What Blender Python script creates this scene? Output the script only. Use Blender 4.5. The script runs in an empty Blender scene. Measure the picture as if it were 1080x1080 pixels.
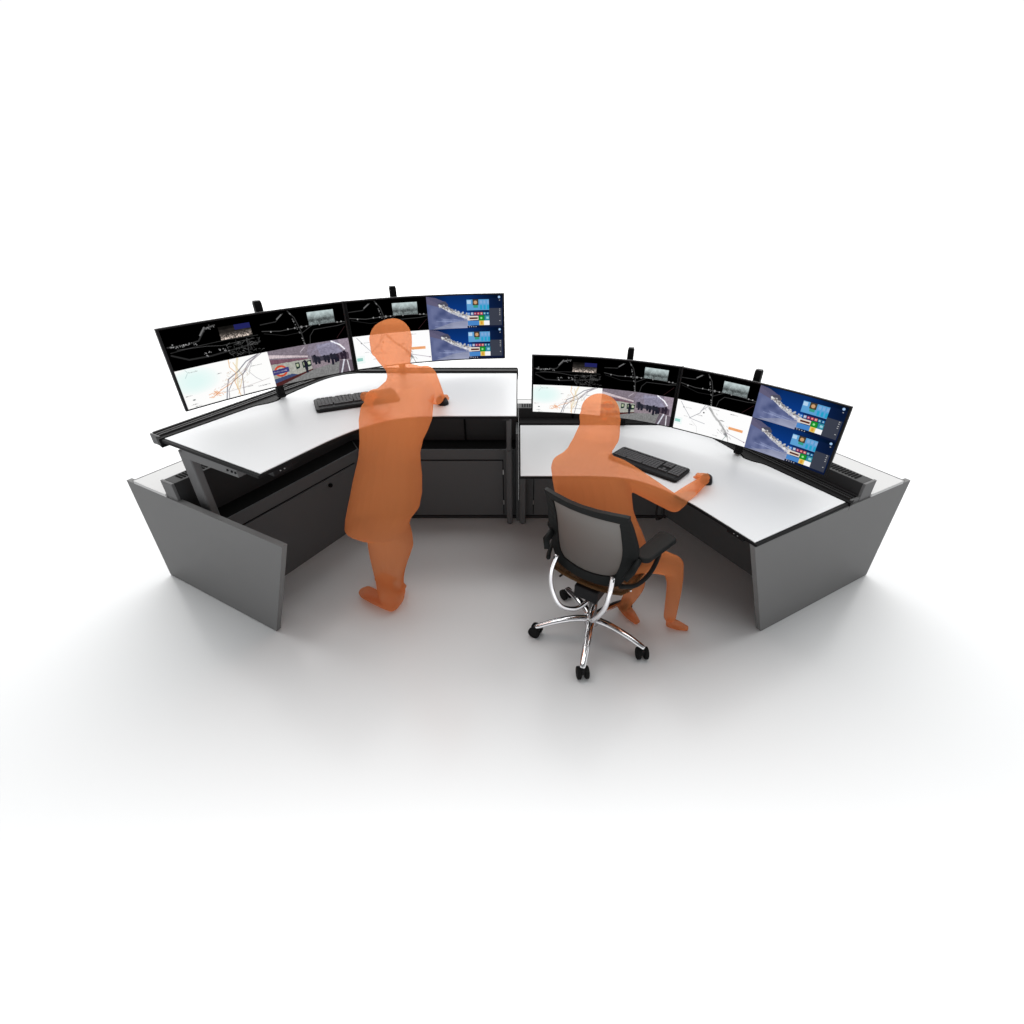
import bpy, bmesh, math, random
import numpy as np
from mathutils import Vector, Matrix
random.seed(4)
R = math.radians
scene = bpy.context.scene
COL = scene.collection

# ------------------------------------------------------------------ camera, light, exposure
CAM_H, PITCH, FPX, CX = 2.08, 0.577, 527.2, 546.9          # metres, radians, focal length and centre in 1080-px units
cam_d = bpy.data.cameras.new('camera'); cam = bpy.data.objects.new('camera', cam_d); COL.objects.link(cam)
cam.location = (0, 0, CAM_H); cam.rotation_euler = (math.pi/2 - PITCH, 0, 0)
cam_d.sensor_width = 36; cam_d.lens = FPX/1080*36; cam_d.shift_x = -(CX-540)/1080
cam_d.clip_end = 500
scene.camera = cam
w = bpy.data.worlds.new('World'); scene.world = w; w.use_nodes = True
wn_ = w.node_tree; bg = wn_.nodes['Background']; bg.inputs[1].default_value = 1.0
tc_ = wn_.nodes.new('ShaderNodeTexCoord'); sx_ = wn_.nodes.new('ShaderNodeSeparateXYZ'); cr_ = wn_.nodes.new('ShaderNodeValToRGB')
wn_.links.new(tc_.outputs['Generated'], sx_.inputs[0]); wn_.links.new(sx_.outputs['Z'], cr_.inputs[0]); wn_.links.new(cr_.outputs[0], bg.inputs[0])
cr_.color_ramp.elements[0].position = .28; cr_.color_ramp.elements[0].color = (1.02, 1.02, 1.02, 1)     # white background towards the horizon
cr_.color_ramp.elements[1].position = .62; cr_.color_ramp.elements[1].color = (.22, .222, .225, 1)       # world dimmed overhead to deepen the shade on the floor
sd = bpy.data.lights.new('studio_softbox', 'SUN'); sd.energy = 4.5; sd.angle = R(95); sd.color = (1, .995, .985)
so = bpy.data.objects.new('studio_softbox', sd); COL.objects.link(so); so.location = (0, 6, 5)
so.rotation_euler = (R(-40), 0, 0)                          # shines from behind the consoles towards the camera
kd = bpy.data.lights.new('foreground_fill_spot', 'SPOT'); kd.energy = 3000; kd.spot_size = R(92); kd.spot_blend = .42; kd.shadow_soft_size = .6  # added fill lamp, brightens the near floor to white
ko = bpy.data.objects.new('foreground_fill_spot', kd); COL.objects.link(ko); ko.location = (0, -3.6, 5.5); ko.rotation_euler = (R(-3.5), 0, 0)
for sx in (-1, 1):
    kd = bpy.data.lights.new('side_fill_spot', 'SPOT'); kd.energy = 15; kd.spot_size = R(74); kd.spot_blend = .9; kd.shadow_soft_size = .6  # added fill lamps, lighten the floor outside the end panels
    ko = bpy.data.objects.new('side_fill_spot', kd); COL.objects.link(ko); ko.location = (sx*4.6, -.4, 4.2)
    ko.rotation_euler = (Vector((sx*2.9, 1.7, 0))-ko.location).to_track_quat('-Z', 'Y').to_euler()
scene.view_settings.view_transform = 'Standard'; scene.view_settings.look = 'None'
scene.view_settings.exposure = 0; scene.view_settings.gamma = 1
scene.cycles.transparent_max_bounces = 24

# ------------------------------------------------------------------ materials
def mat(name, col, rough=.5, metal=0, spec=.5, bump=0, bscale=200, **kw):
    m = bpy.data.materials.new(name); m.use_nodes = True; nt = m.node_tree
    b = nt.nodes['Principled BSDF']
    b.inputs['Base Color'].default_value = (*col, 1) if len(col) == 3 else col
    b.inputs['Roughness'].default_value = rough; b.inputs['Metallic'].default_value = metal
    b.inputs['Specular IOR Level'].default_value = spec
    for k, v in kw.items(): b.inputs[k].default_value = v
    if bump:
        n = nt.nodes.new('ShaderNodeTexNoise'); n.inputs['Scale'].default_value = bscale
        tc = nt.nodes.new('ShaderNodeTexCoord'); nt.links.new(tc.outputs['Object'], n.inputs['Vector'])
        bp = nt.nodes.new('ShaderNodeBump'); bp.inputs['Strength'].default_value = bump; bp.inputs['Distance'].default_value = .001
        nt.links.new(n.outputs['Fac'], bp.inputs['Height']); nt.links.new(bp.outputs['Normal'], b.inputs['Normal'])
    return m
M = dict(
    floor=mat('floor_white', (.68, .69, .698), .22, spec=.26),
    white=mat('white_laminate', (.625, .637, .65), .4, spec=.2, bump=.03),
    shelf=mat('shelf_white', (.50, .50, .50), .4, spec=.2),
    grey=mat('grey_laminate', (.150, .150, .150), .5, spec=.15, bump=.05, bscale=400),
    steel=mat('grey_steel', (.11, .11, .112), .5, spec=.2, bump=.05),
    cab=mat('charcoal_steel', (.098, .101, .104), .55, spec=.12, bump=.05),
    dark=mat('dark_steel', (.028, .028, .029), .5, spec=.12),
    black=mat('black_plastic', (.010, .010, .011), .45, spec=.12),
    edge=mat('black_edging', (.007, .007, .0075), .55, spec=.08),
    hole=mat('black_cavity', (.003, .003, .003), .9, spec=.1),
    chrome=mat('chrome', (.80, .80, .82), .12, metal=1),
    frame=mat('chair_black', (.011, .012, .012), .55, spec=.08),
    key=mat('key_grey', (.07, .07, .074), .5, spec=.15),
    rubber=mat('rubber', (.008, .008, .008), .7, spec=.1),
    hinge=mat('hinge_metal', (.5, .5, .5), .3, metal=1),
)
def see_through(name, T, S, glossy=0):
    """thin translucent surface: T passes straight through, S is scattered"""
    m = bpy.data.materials.new(name); m.use_nodes = True; nt = m.node_tree; nt.nodes.clear()
    out = nt.nodes.new('ShaderNodeOutputMaterial'); add = nt.nodes.new('ShaderNodeAddShader')
    t = nt.nodes.new('ShaderNodeBsdfTransparent'); t.inputs[0].default_value = (*T, 1)
    d = nt.nodes.new('ShaderNodeBsdfDiffuse'); d.inputs[0].default_value = (*S, 1)
    l = nt.nodes.new('ShaderNodeBsdfTranslucent'); l.inputs[0].default_value = (*S, 1)
    mx = nt.nodes.new('ShaderNodeMixShader'); mx.inputs[0].default_value = .5
    nt.links.new(d.outputs[0], mx.inputs[1]); nt.links.new(l.outputs[0], mx.inputs[2])
    nt.links.new(t.outputs[0], add.inputs[0]); nt.links.new(mx.outputs[0], add.inputs[1]); nt.links.new(add.outputs[0], out.inputs[0])
    return m
M['orange'] = see_through('translucent_orange', (.58, .42, .35), (.345, .150, .060))
M['mesh'] = see_through('chair_mesh', (.03, .03, .03), (.155, .165, .163))
M['seatmesh'] = see_through('seat_mesh', (.25, .24, .22), (.12, .065, .030))
def screen_mat():
    m = bpy.data.materials.new('lit_screen'); m.use_nodes = True; nt = m.node_tree; nt.nodes.clear()
    out = nt.nodes.new('ShaderNodeOutputMaterial'); e = nt.nodes.new('ShaderNodeEmission')
    a = nt.nodes.new('ShaderNodeVertexColor'); a.layer_name = 'picture'
    nt.links.new(a.outputs['Color'], e.inputs['Color']); nt.links.new(e.outputs[0], out.inputs[0]); return m
M['screen'] = screen_mat()

# ------------------------------------------------------------------ helpers
def thing(name, label, cat, loc=(0, 0, 0), rz=0, group=None):
    o = bpy.data.objects.new(name, None); COL.objects.link(o); o.empty_display_size = .1
    o.location = loc; o.rotation_euler = (0, 0, rz); o['label'] = label; o['category'] = cat
    if group: o['group'] = group
    return o
def root_of(o):
    while o.parent: o = o.parent
    return o
def obj(name, bm, m, parent=None, world=True, smooth=False, bevel=0, label=None):
    """ONE mesh object; with world=True the bmesh is in world coordinates and is moved into its thing's frame"""
    me = bpy.data.meshes.new(name)
    bmesh.ops.recalc_face_normals(bm, faces=bm.faces)
    if parent and world:
        r = root_of(parent); mt = Matrix.Translation(r.location) @ Matrix.Rotation(r.rotation_euler.z, 4, 'Z')
        bm.transform(mt.inverted())
    if smooth:
        for f in bm.faces: f.smooth = True
    bm.to_mesh(me); bm.free(); me.materials.append(M[m] if isinstance(m, str) else m)
    o = bpy.data.objects.new(name, me); COL.objects.link(o); o.parent = parent
    if bevel:
        b = o.modifiers.new('bevel', 'BEVEL'); b.width = bevel; b.segments = 2; b.limit_method = 'ANGLE'
    if label: o['label'] = label
    return o
def copy_tree(o, parent=None):
    c = o.copy(); COL.objects.link(c); c.parent = parent
    for ch in [x for x in bpy.data.objects if x.parent == o]: copy_tree(ch, c)
    return c
def prism(bm, poly, z0, z1):
    a = [bm.verts.new((x, y, z0)) for x, y in poly]; b = [bm.verts.new((x, y, z1)) for x, y in poly]
    n = len(poly); bm.faces.new(a); bm.faces.new(b)
    for i in range(n): bm.faces.new((a[i], a[(i+1) % n], b[(i+1) % n], b[i]))
    return bm
def box(bm, c, s, mt=None):
    hx, hy, hz = s[0]/2, s[1]/2, s[2]/2
    v = [Vector((sx*hx, sy*hy, sz*hz)) for sz in (-1, 1) for sx, sy in ((-1, -1), (1, -1), (1, 1), (-1, 1))]
    if mt: v = [mt @ p for p in v]
    v = [bm.verts.new(p + Vector(c)) for p in v]
    for f in ((0, 1, 2, 3), (4, 5, 6, 7), (0, 1, 5, 4), (1, 2, 6, 5), (2, 3, 7, 6), (3, 0, 4, 7)): bm.faces.new([v[i] for i in f])
    return bm
def hexa(bm, p):   # eight corners: bottom four, top four
    v = [bm.verts.new(q) for q in p]
    for f in ((0, 1, 2, 3), (4, 5, 6, 7), (0, 1, 5, 4), (1, 2, 6, 5), (2, 3, 7, 6), (3, 0, 4, 7)): bm.faces.new([v[i] for i in f])
    return bm
def tube(bm, pts, rad, n=12, flat=1.0, up=None):
    """swept tube through points; rad one value or a list; flat squashes it along the second axis"""
    pts = [Vector(p) for p in pts]; rad = [rad]*len(pts) if not isinstance(rad, (list, tuple)) else rad
    rings = []; prev = None
    for i, p in enumerate(pts):
        t = (pts[min(i+1, len(pts)-1)] - pts[max(i-1, 0)]).normalized()
        if up is not None: a = t.cross(Vector(up)).normalized()
        elif prev is None: a = t.orthogonal().normalized()
        else: a = (prev - t*prev.dot(t)).normalized()
        prev = a; b = t.cross(a)
        rings.append([bm.verts.new(p + a*math.cos(2*math.pi*k/n)*rad[i] + b*math.sin(2*math.pi*k/n)*rad[i]*flat) for k in range(n)])
    for r0, r1 in zip(rings, rings[1:]):
        for k in range(n): bm.faces.new((r0[k], r0[(k+1) % n], r1[(k+1) % n], r1[k]))
    bm.faces.new(rings[0]); bm.faces.new(rings[-1]); return bm
def smooth_pts(pts, n=6):
    """Catmull-Rom through the points"""
    P = [np.array(p, float) for p in pts]; P = [2*P[0]-P[1]] + P + [2*P[-1]-P[-2]]; out = []
    for i in range(1, len(P)-2):
        for k in range(n):
            t = k/n; a, b, c, d = P[i-1:i+3]
            out.append(tuple(.5*((2*b)+(-a+c)*t+(2*a-5*b+4*c-d)*t*t+(-a+3*b-3*c+d)*t**3)))
    out.append(tuple(P[-2])); return out
def ball(bm, c, s, mt=None, u=20, v=12):
    t = Matrix.Translation(c) @ (mt.to_4x4() if mt else Matrix()) @ Matrix.Diagonal((*s, 1))
    bmesh.ops.create_uvsphere(bm, u_segments=u, v_segments=v, radius=1, matrix=t); return bm
def B(): return bmesh.new()
cP, sP = math.cos(PITCH), math.sin(PITCH)
def onY(u, v, Y):      # survey helper: where a sight line meets a given depth
    a = (u-CX)/FPX; b = (540-v)/FPX; t = Y/(cP+b*sP)
    return Vector((a*t, Y, CAM_H + t*(-sP+b*cP)))
def onZ(u, v, z):
    a = (u-CX)/FPX; b = (540-v)/FPX; t = (z-CAM_H)/(-sP+b*cP)
    return Vector((a*t, (cP+b*sP)*t, z))

# ------------------------------------------------------------------ the setting
bm = B(); s_ = 120
bm.faces.new([bm.verts.new(p) for p in ((-s_, -s_, 0), (s_, -s_, 0), (s_, s_, 0), (-s_, s_, 0))])
fl = obj('floor', bm, 'floor'); fl['kind'] = 'structure'

# ------------------------------------------------------------------ consoles (plan of the left half; mirrored for the right)
WD = Vector((-.483, -.875))            # along the wing, outwards
WN = Vector((-.875, .483))             # across the wing, to the rear
Z_SEAT, Z_STAND = .72, 1.077
def sg(poly, s): return [(-x if s > 0 else x, y) for x, y in poly]     # s=-1 left, +1 right
front_edge = [(-.012, 2.462)] + smooth_pts([(-.40, 2.462), (-.56, 2.445), (-.68, 2.395), (-.79, 2.30), (-.885, 2.175), (-.945, 2.075)], 5) + [(-1.079, 1.836)]
rear_edge = [(-1.682, 2.183)] + [(-1.45, 2.573)] + smooth_pts([(-1.425, 2.605), (-1.38, 2.635), (-1.345, 2.68), (-1.335, 2.75), (-1.27, 2.91), (-1.20, 3.05), (-1.12, 3.135), (-1.03, 3.170)], 4) + [(-.012, 3.170)]
top_poly = front_edge + rear_edge
rail_outer = [(-1.772, 2.233), (-1.196, 3.262), (-.012, 3.262)]
def desk(s, zt, label):
    root = thing('sit_stand_desk', label, 'desk', (s*.9, 2.6, 0), 0, 'curved sit-stand desks')
    # black edging body under the laminate, wider by a few millimetres
    def grow(p, d):
        v = [Vector(q) for q in p]; out = []
        n = len(v); area = sum(v[i].x*v[(i+1) % n].y - v[(i+1) % n].x*v[i].y for i in range(n))
        for i in range(n):
            a, b, c = v[i-1], v[i], v[(i+1) % n]
            e1 = (b-a).normalized(); e2 = (c-b).normalized()
            n1 = Vector((e1.y, -e1.x)); n2 = Vector((e2.y, -e2.x)); m = (n1+n2)
            m = m/max(m.length_squared, 1e-6)*2; m *= d*(1 if area > 0 else -1); out.append((b.x+m.x, b.y+m.y))
        return out
    ed = grow(top_poly, .006); ed = [(min(x, -.0006), y) for x, y in ed]
    i0, i1 = [min(range(len(ed)), key=lambda i: (Vector(ed[i])-Vector(c)).length) for c in ((-1.079, 1.836), (-1.682, 2.183))]
    for i in (i0, i1): ed[i] = tuple(Vector(ed[i])+WD*.010)
    obj('edging', prism(B(), sg(ed, s), zt-.017, zt-.0035), 'edge', root, bevel=.002)
    obj('desktop', prism(B(), sg(top_poly, s), zt-.0033, zt), 'white', root)
    # rear rail: grooved aluminium extrusion
    inner = [(x, y) for x, y in grow(rear_edge + [(-.5, 2.5)], .0095)][:-1]
    inner = [(min(x, -.004), y) for x, y in inner]
    rp = [(min(x, -.0012), y) for x, y in inner] + [(-.0012, 3.262)] + [(-1.196, 3.262), (-1.772, 2.233)]
    rail = obj('rear_rail', prism(B(), sg(rp, s), zt-.044, zt+.002), 'edge', root, bevel=.002)
    for k, (d, h) in enumerate(((.006, .016), (.030, .013), (.052, .013))):
        lo = [Vector(rail_outer[0]) - WN*d, Vector((-1.196+d*.577, 3.262-d)), Vector((-.006, 3.262-d))]
        hi = [Vector(rail_outer[0]) - WN*(d+.011), Vector((-1.196+(d+.011)*.577, 3.262-d-.011)), Vector((-.006, 3.262-d-.011))]
        obj('rail_rib', prism(B(), sg([tuple(p) for p in lo+hi[::-1]], s), zt+.0022, zt+h-.004), 'dark', rail)
    # end cap of the rail
    e = Vector(rail_outer[0]) + WD*.002; q = [e, e + WD*.010, e + WD*.010 - WN*.075, e - WN*.075]
    obj('rail_end_cap', prism(B(), sg([tuple(p) for p in q], s), zt-.045, zt+.008), 'steel', rail, bevel=.003)
    # under-frame: cross beams and apron
    bm = B(); a = Vector((-1.60, 2.138))
    for off in (.006,):
        p0 = a - WD*off; p1 = p0 - WN*.40
        q = [p0, p0-WD*.04, p1-WD*.04, p1]; prism(bm, sg([tuple(p) for p in q], s), zt-.085, zt-.036)
    beam = obj('support_beam', bm, 'steel', root, bevel=.002)
    for t in (.335, .365, .39):
        c = a - WD*.005 - WN*t; c = Vector((c.x*(-s), c.y))
        bm = B(); ball(bm, (c.x, c.y, zt-.062), (.006, .006, .006), u=10, v=6); obj('bolt', bm, 'black', beam)
    bm = B(); prism(bm, sg([(-.05, 2.95), (-.09, 2.95), (-.09, 2.60), (-.05, 2.60)], s), zt-.085, zt-.036); obj('support_beam', bm, 'dark', root, bevel=.002)
    # a long bar under the desk following the bend
    lg = [(-.08, 2.98), (-1.08, 2.98), (-1.50, 2.24), (-1.465, 2.22), (-1.06, 2.94), (-.08, 2.94)]
    obj('long_bar', prism(B(), sg(lg, s), zt-.08, zt-.038), 'dark', root)
    # control switch under the front corner
    c = Vector((-1.075, 1.93)); q = [c, c-WD*.10, c-WD*.10+WN*.045, c+WN*.045]
    cb = obj('height_control', prism(B(), sg([tuple(p) for p in q], s), zt-.068, zt-.036), 'black', root, bevel=.003)
    for k in range(2):
        c2 = c - WD*(.035+.022*k) - WN*.001; bm = B(); ball(bm, (c2.x*-s, c2.y, zt-.052), (.0045, .0045, .003), u=10, v=6); obj('button', bm, 'hinge', cb)
    # drive unit hung under the wing
    c = Vector((-1.16, 2.06)); q = [c, c-WD*.17, c-WD*.17+WN*.14, c+WN*.14]
    obj('drive_unit', prism(B(), sg([tuple(p) for p in q], s), zt-.135, zt-.036), 'black', root, bevel=.004)
    # lifting columns: outer tube, inner tube, foot
    ang = math.atan2(WN.y, WN.x) if s < 0 else math.pi-math.atan2(WN.y, WN.x)
    for (x, y, w_, d_, rot, mt) in ((-1.64, 2.235, .095, .050, ang, 'steel'), (-.064 if s < 0 else -.030, 3.052, .042, .07, 0, 'cab')):
        X = x*-s; z0 = .012; zo = .60
        rm = Matrix.Rotation(rot, 3, 'Z')
        col = obj('lift_column', box(B(), (X, y, (z0+zo)/2), (w_, d_, zo-z0), rm), mt, root, bevel=.008)
        obj('inner_tube', box(B(), (X, y, (zo+zt-.087)/2), (w_-.008 if x < -1.5 else w_-.010, d_-.010, zt-.087-zo), rm), mt, col, bevel=.006)
        bm = B(); ball(bm, (X, y, .0), (w_*.45, w_*.45, .012), u=14, v=8); obj('foot', bm, 'black', col)
    return root
desk_l = desk(-1, Z_STAND, 'curved white desktop raised to standing height on grey lifting columns')
desk_r = desk(1, Z_SEAT, 'curved white desktop lowered to sitting height, level with its grey end panel')

def base(s, label):
    root = thing('console_base', label, 'cabinet', (s*1.2, 2.9, 0), 0, 'fixed cabinet bases under the desks')
    S = lambda pts: sg([tuple(p) for p in pts], s)
    # end panel: trapezoid whose front and rear edges run in towards the floor
    P0, P1 = Vector((-2.197, 2.444)), Vector((-1.078, 1.822)); F0, F1 = Vector((-2.222, 2.458)), Vector((-1.349, 1.972))
    t = -WD*.030; pts = []
    for z, a, b in ((.003, F0, F1), (.7020, P0, P1)):
        for q in (a, b, b+t, a+t): pts.append((q.x*-s, q.y, z))
    obj('end_panel', hexa(B(), pts), 'grey', root, bevel=.0015)
    # cabinets: front line
    W0, W1 = Vector((-1.655, 2.150)), Vector((-1.112, 3.122)); wl = (W1-W0).length; wd = (W1-W0).normalized(); wn = Vector((-wd.y, wd.x))
    if s < 0: pass
    Bk = .150
    c1 = [W0, W1, W1+Vector((-.0866, .155)), W0+wn*Bk]
    obj('wing_carcass', prism(B(), S(c1), .0, .56), 'cab', root, bevel=.002)
    c2 = [W1, Vector((-.019, 3.122)), Vector((-.019, 3.277)), W1+Vector((-.0846, .155))]
    obj('centre_carcass', prism(B(), S(c2), .0, .5598), 'cab', root, bevel=.002)
    # doors, set slightly proud with a dark reveal behind
    def wing_quad(a, b, z0, z1, n0, n1, m, name, par, bev=.0015):
        p = W0+wd*a; q = W0+wd*b
        return obj(name, prism(B(), S([p-wn*n0, q-wn*n0, q-wn*n1, p-wn*n1]), z0, z1), m, par, bevel=bev)
    def ctr_quad(xa, xb, z0, z1, y0, y1, m, name, par, bev=.0015):
        return obj(name, prism(B(), S([(xa, y0), (xb, y0), (xb, y1), (xa, y1)]), z0, z1), m, par, bevel=bev)
    for a, b in ((.07, 1.06),):
        wing_quad(a-.005, b+.005, .030, .484, .0005, .0015, 'hole', 'door_reveal', root, 0)
        d = wing_quad(a, b, .035, .479, .002, .012, 'cab', 'cabinet_door', root)
        p = W0+wd*.82-wn*.012; p3 = Vector((p.x*-s, p.y, .43)); nn = Vector((-wn.x*-s, -wn.y, 0))
        obj('lock', tube(B(), [p3, p3+nn*.012], .014, 14), 'hole', d)
        for z in (.36, .12):
            p = W0+wd*(b+.002)-wn*.010; obj('hinge', box(B(), (p.x*-s, p.y, z), (.008, .008, .05)), 'cab', d)
    for xa, xb in ((-.76, -.112), (-1.06, -.79)):
        ctr_quad(xa-.005, xb+.005, .030, .484, 3.1215, 3.1205, 'hole', 'door_reveal', root, 0)
        d = ctr_quad(xa, xb, .035, .479, 3.120, 3.110, 'cab', 'cabinet_door', root)
        for z in (.39, .14):
            obj('hinge', box(B(), ((xb+.004)*-s, 3.113, z), (.007, .010, .035)), 'hinge', d)
    ctr_quad(-1.10, -.012, .0, .022, 3.1195, 3.1085, 'dark', 'plinth', root)
    # side partition beside the centre column
    ctr_quad(-.018, -.0003, 0, .699, 3.279, 3.075, 'cab', 'partition', root)
    # flat black slabs standing in for the shade inside open cabinet tops
    obj('cavity_shade_sheet', prism(B(), S([W0+wn*.010+wd*.004, W1+Vector((-.006, .012)), W1+Vector((-.08, .145)), W0+wn*(Bk-.004)+wd*.004]), .5604, .5622), 'hole', root)
    obj('cavity_shade_sheet', prism(B(), S([W1+Vector((.004, .012)), Vector((-.02, 3.134)), Vector((-.02, 3.274)), W1+Vector((-.074, .150))]), .5604, .5622), 'hole', root)
    # rear cable box, from the floor to just above the desk, with a slotted lid
    D0 = Vector((-1.771, 2.234)); off = .092
    k = .577
    bx = [D0, Vector((-1.187, 3.280)), Vector((-.0003, 3.280)), Vector((-.0003, 3.280+off)), Vector((-1.187-off*k, 3.280+off)), D0+WN*off]
    cb = obj('cable_box', prism(B(), S(bx), .0, .800), 'dark', root, bevel=.003)
    n = 62; ws = D0+WN*.020; dirw = -WD
    bm = B(); bm2 = B()
    for i in range(n):     # slots on the wing
        p = ws + dirw*(.05+i*.0175); q = [p, p+dirw*.0095, p+dirw*.0095+WN*.055, p+WN*.055]
        prism(bm, S(q), .8005, .8030)
    for i in range(66):
        x = -1.15+i*.0172; prism(bm2, S([(x, 3.302), (x+.0095, 3.302), (x+.0095, 3.357), (x, 3.357)]), .8005, .8030)
    obj('vent_slots', bm, 'hole', cb); obj('vent_slots', bm2, 'hole', cb)
    # end cheek of the box
    q = [D0-WN*.002+WD*.001, D0+WN*(off+.004)+WD*.001, D0+WN*(off+.004)+WD*.016, D0-WN*.002+WD*.016]
    obj('end_cheek', prism(B(), S(q), .70, .802), 'steel', cb, bevel=.002)
    # seams in the back wall
    for x in (-.37, -.80): ctr_quad(x, x-.012, .562, .79, 3.2795, 3.262, 'hole' if x > -.5 else 'dark', 'back_wall_seam', cb, 0)
    # white rear shelf with a thin grey edge
    e0 = Vector((-2.110, 2.408)); inn = D0+WN*(off+.003)
    sh = [inn+WD*.022, Vector((-1.187-(off+.003)*k, 3.280+off+.003)), Vector((-.0003, 3.280+off+.003)), Vector((-.0003, 3.665)), Vector((-1.413, 3.665)), inn+WN*.302+WD*.022]
    sh0 = S(sh); shelf = obj('rear_shelf', prism(B(), sh0, .700, .719), 'shelf', root, bevel=.001)
    ee = [inn+WN*.303+WD*.022, Vector((-1.4135, 3.666)), Vector((-.0003, 3.666)), Vector((-.0003, 3.670)), Vector((-1.416, 3.670)), inn+WN*.307+WD*.022]
    obj('shelf_edge', prism(B(), S(ee), .698, .7205), 'grey', shelf)
    for (x, y) in ((-.3, 3.38), (-1.0, 3.38)):
        bm = B(); v = [(x*-s, y, .69), (x*-s, y+.26, .69), (x*-s, y, .38)]
        a = [bm.verts.new(p) for p in v]; b = [bm.verts.new((p[0]+.02, p[1], p[2])) for p in v]
        bm.faces.new(a); bm.faces.new(b)
        for i in range(3): bm.faces.new((a[i], a[(i+1) % 3], b[(i+1) % 3], b[i]))
        obj('shelf_bracket', bm, 'steel', root)
    return root
base(-1, 'charcoal cabinets with sloping grey end panel and white rear shelf under the raised desk')
base(1, 'charcoal cabinets with sloping grey end panel and white rear shelf under the lowered desk')

# dangling cable under the lowered desk
ca = onY(693, 540, 2.44); pts = [ca+Vector(p) for p in ((.0, 0, .16), (-.004, 0, .05), (.0, .0, -.04), (.020, .01, -.058), (.040, 0, -.03), (.038, 0, .02), (.036, 0, .16))]
c = obj('cable_loop', tube(B(), smooth_pts(pts, 5), .006, 8), 'black', None, smooth=True)
c['label'] = 'short black cable loop hanging below the front edge of the lowered desk'; c['category'] = 'cable'

# ------------------------------------------------------------------ screen pictures, painted in numbers
class Ras:
    def __init__(s, w, h, col=(0, 0, 0)):
        s.w, s.h = w, h; s.a = np.zeros((h, w, 3)); s.a[:] = col
        yy, xx = np.mgrid[0:h, 0:w]; s.X = (xx+.5)/w; s.Y = (yy+.5)/h; s.asp = w/h
    def blend(s, m, col): m = np.clip(m, 0, 1)[..., None]; s.a = s.a*(1-m) + np.array(col)*m
    def rect(s, x0, y0, x1, y1, col, al=1): s.blend(al*((s.X >= x0) & (s.X < x1) & (s.Y >= y0) & (s.Y < y1)), col)
    def line(s, pts, wd, col, al=1):
        px = wd/2; m = np.zeros_like(s.X)
        for (x0, y0), (x1, y1) in zip(pts, pts[1:]):
            dx, dy = (x1-x0)*s.w, (y1-y0)*s.h; L = dx*dx+dy*dy+1e-9
            ux = (s.X-x0)*s.w; uy = (s.Y-y0)*s.h; t = np.clip((ux*dx+uy*dy)/L, 0, 1)
            d = np.hypot(ux-t*dx, uy-t*dy); m = np.maximum(m, np.clip(px+.5-d, 0, 1))
        s.blend(m*al, col)
    def disc(s, x, y, r, col, al=1, ry=None):
        ry = ry or r; d = np.hypot((s.X-x)*s.w/r, (s.Y-y)*s.h/ry); s.blend(np.clip((1-d)*min(r, ry)+.5, 0, 1)*al, col)
    def poly(s, pts, col, al=1):
        ins = np.zeros_like(s.X, bool); n = len(pts)
        for i in range(n):
            (x0, y0), (x1, y1) = pts[i], pts[(i+1) % n]
            c = ((y0 > s.Y) != (y1 > s.Y)) & (s.X < (x1-x0)*(s.Y-y0)/((y1-y0) or 1e-9)+x0); ins ^= c
        s.blend(ins*al, col)
rng = np.random.default_rng(7)
def noise(h, w, sc):
    g = rng.random((int(h/sc)+3, int(w/sc)+3)); y = np.arange(h)/sc; x = np.arange(w)/sc
    yi = y.astype(int); xi = x.astype(int); fy = (y-yi)[:, None]; fx = (x-xi)[None]
    return (g[yi][:, xi]*(1-fy)*(1-fx)+g[yi+1][:, xi]*fy*(1-fx)+g[yi][:, xi+1]*(1-fy)*fx+g[yi+1][:, xi+1]*fy*fx)
CW, CH = 216, 92
def G(v): return (v, v, v)
def thumb(r, x0, y0, x1, y1, kind):
    h = int((y1-y0)*r.h); w_ = int((x1-x0)*r.w); X0 = int(x0*r.w); Y0 = int(y0*r.h)
    yy = np.linspace(0, 1, h)[:, None]; n1 = noise(h, w_, 2); n2 = noise(h, w_, 6)
    if kind == 0:      # night town
        base = .10+.10*n2 + np.clip((yy-.45)*2.2, 0, 1)*n1*.9; c = np.stack([base*1.0, base*.93, base*.88], -1)
        c[:int(h*.42), int(w_*.5):] = np.array([.13, .14, .36]); c[:int(h*.25), :int(w_*.5)] *= .6
    else:              # pale daylight photo
        sky = np.clip(1-yy*1.4, 0, 1); base = .30+.25*n1+.2*n2 - .22*np.exp(-((yy-.62)/.15)**2); base = base*(1-sky)+sky*(.72+.15*n2)
        c = np.stack([base*.93, base, base*1.0], -1)
    r.a[Y0:Y0+h, X0:X0+w_] = np.clip(c, 0, 1)
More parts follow.
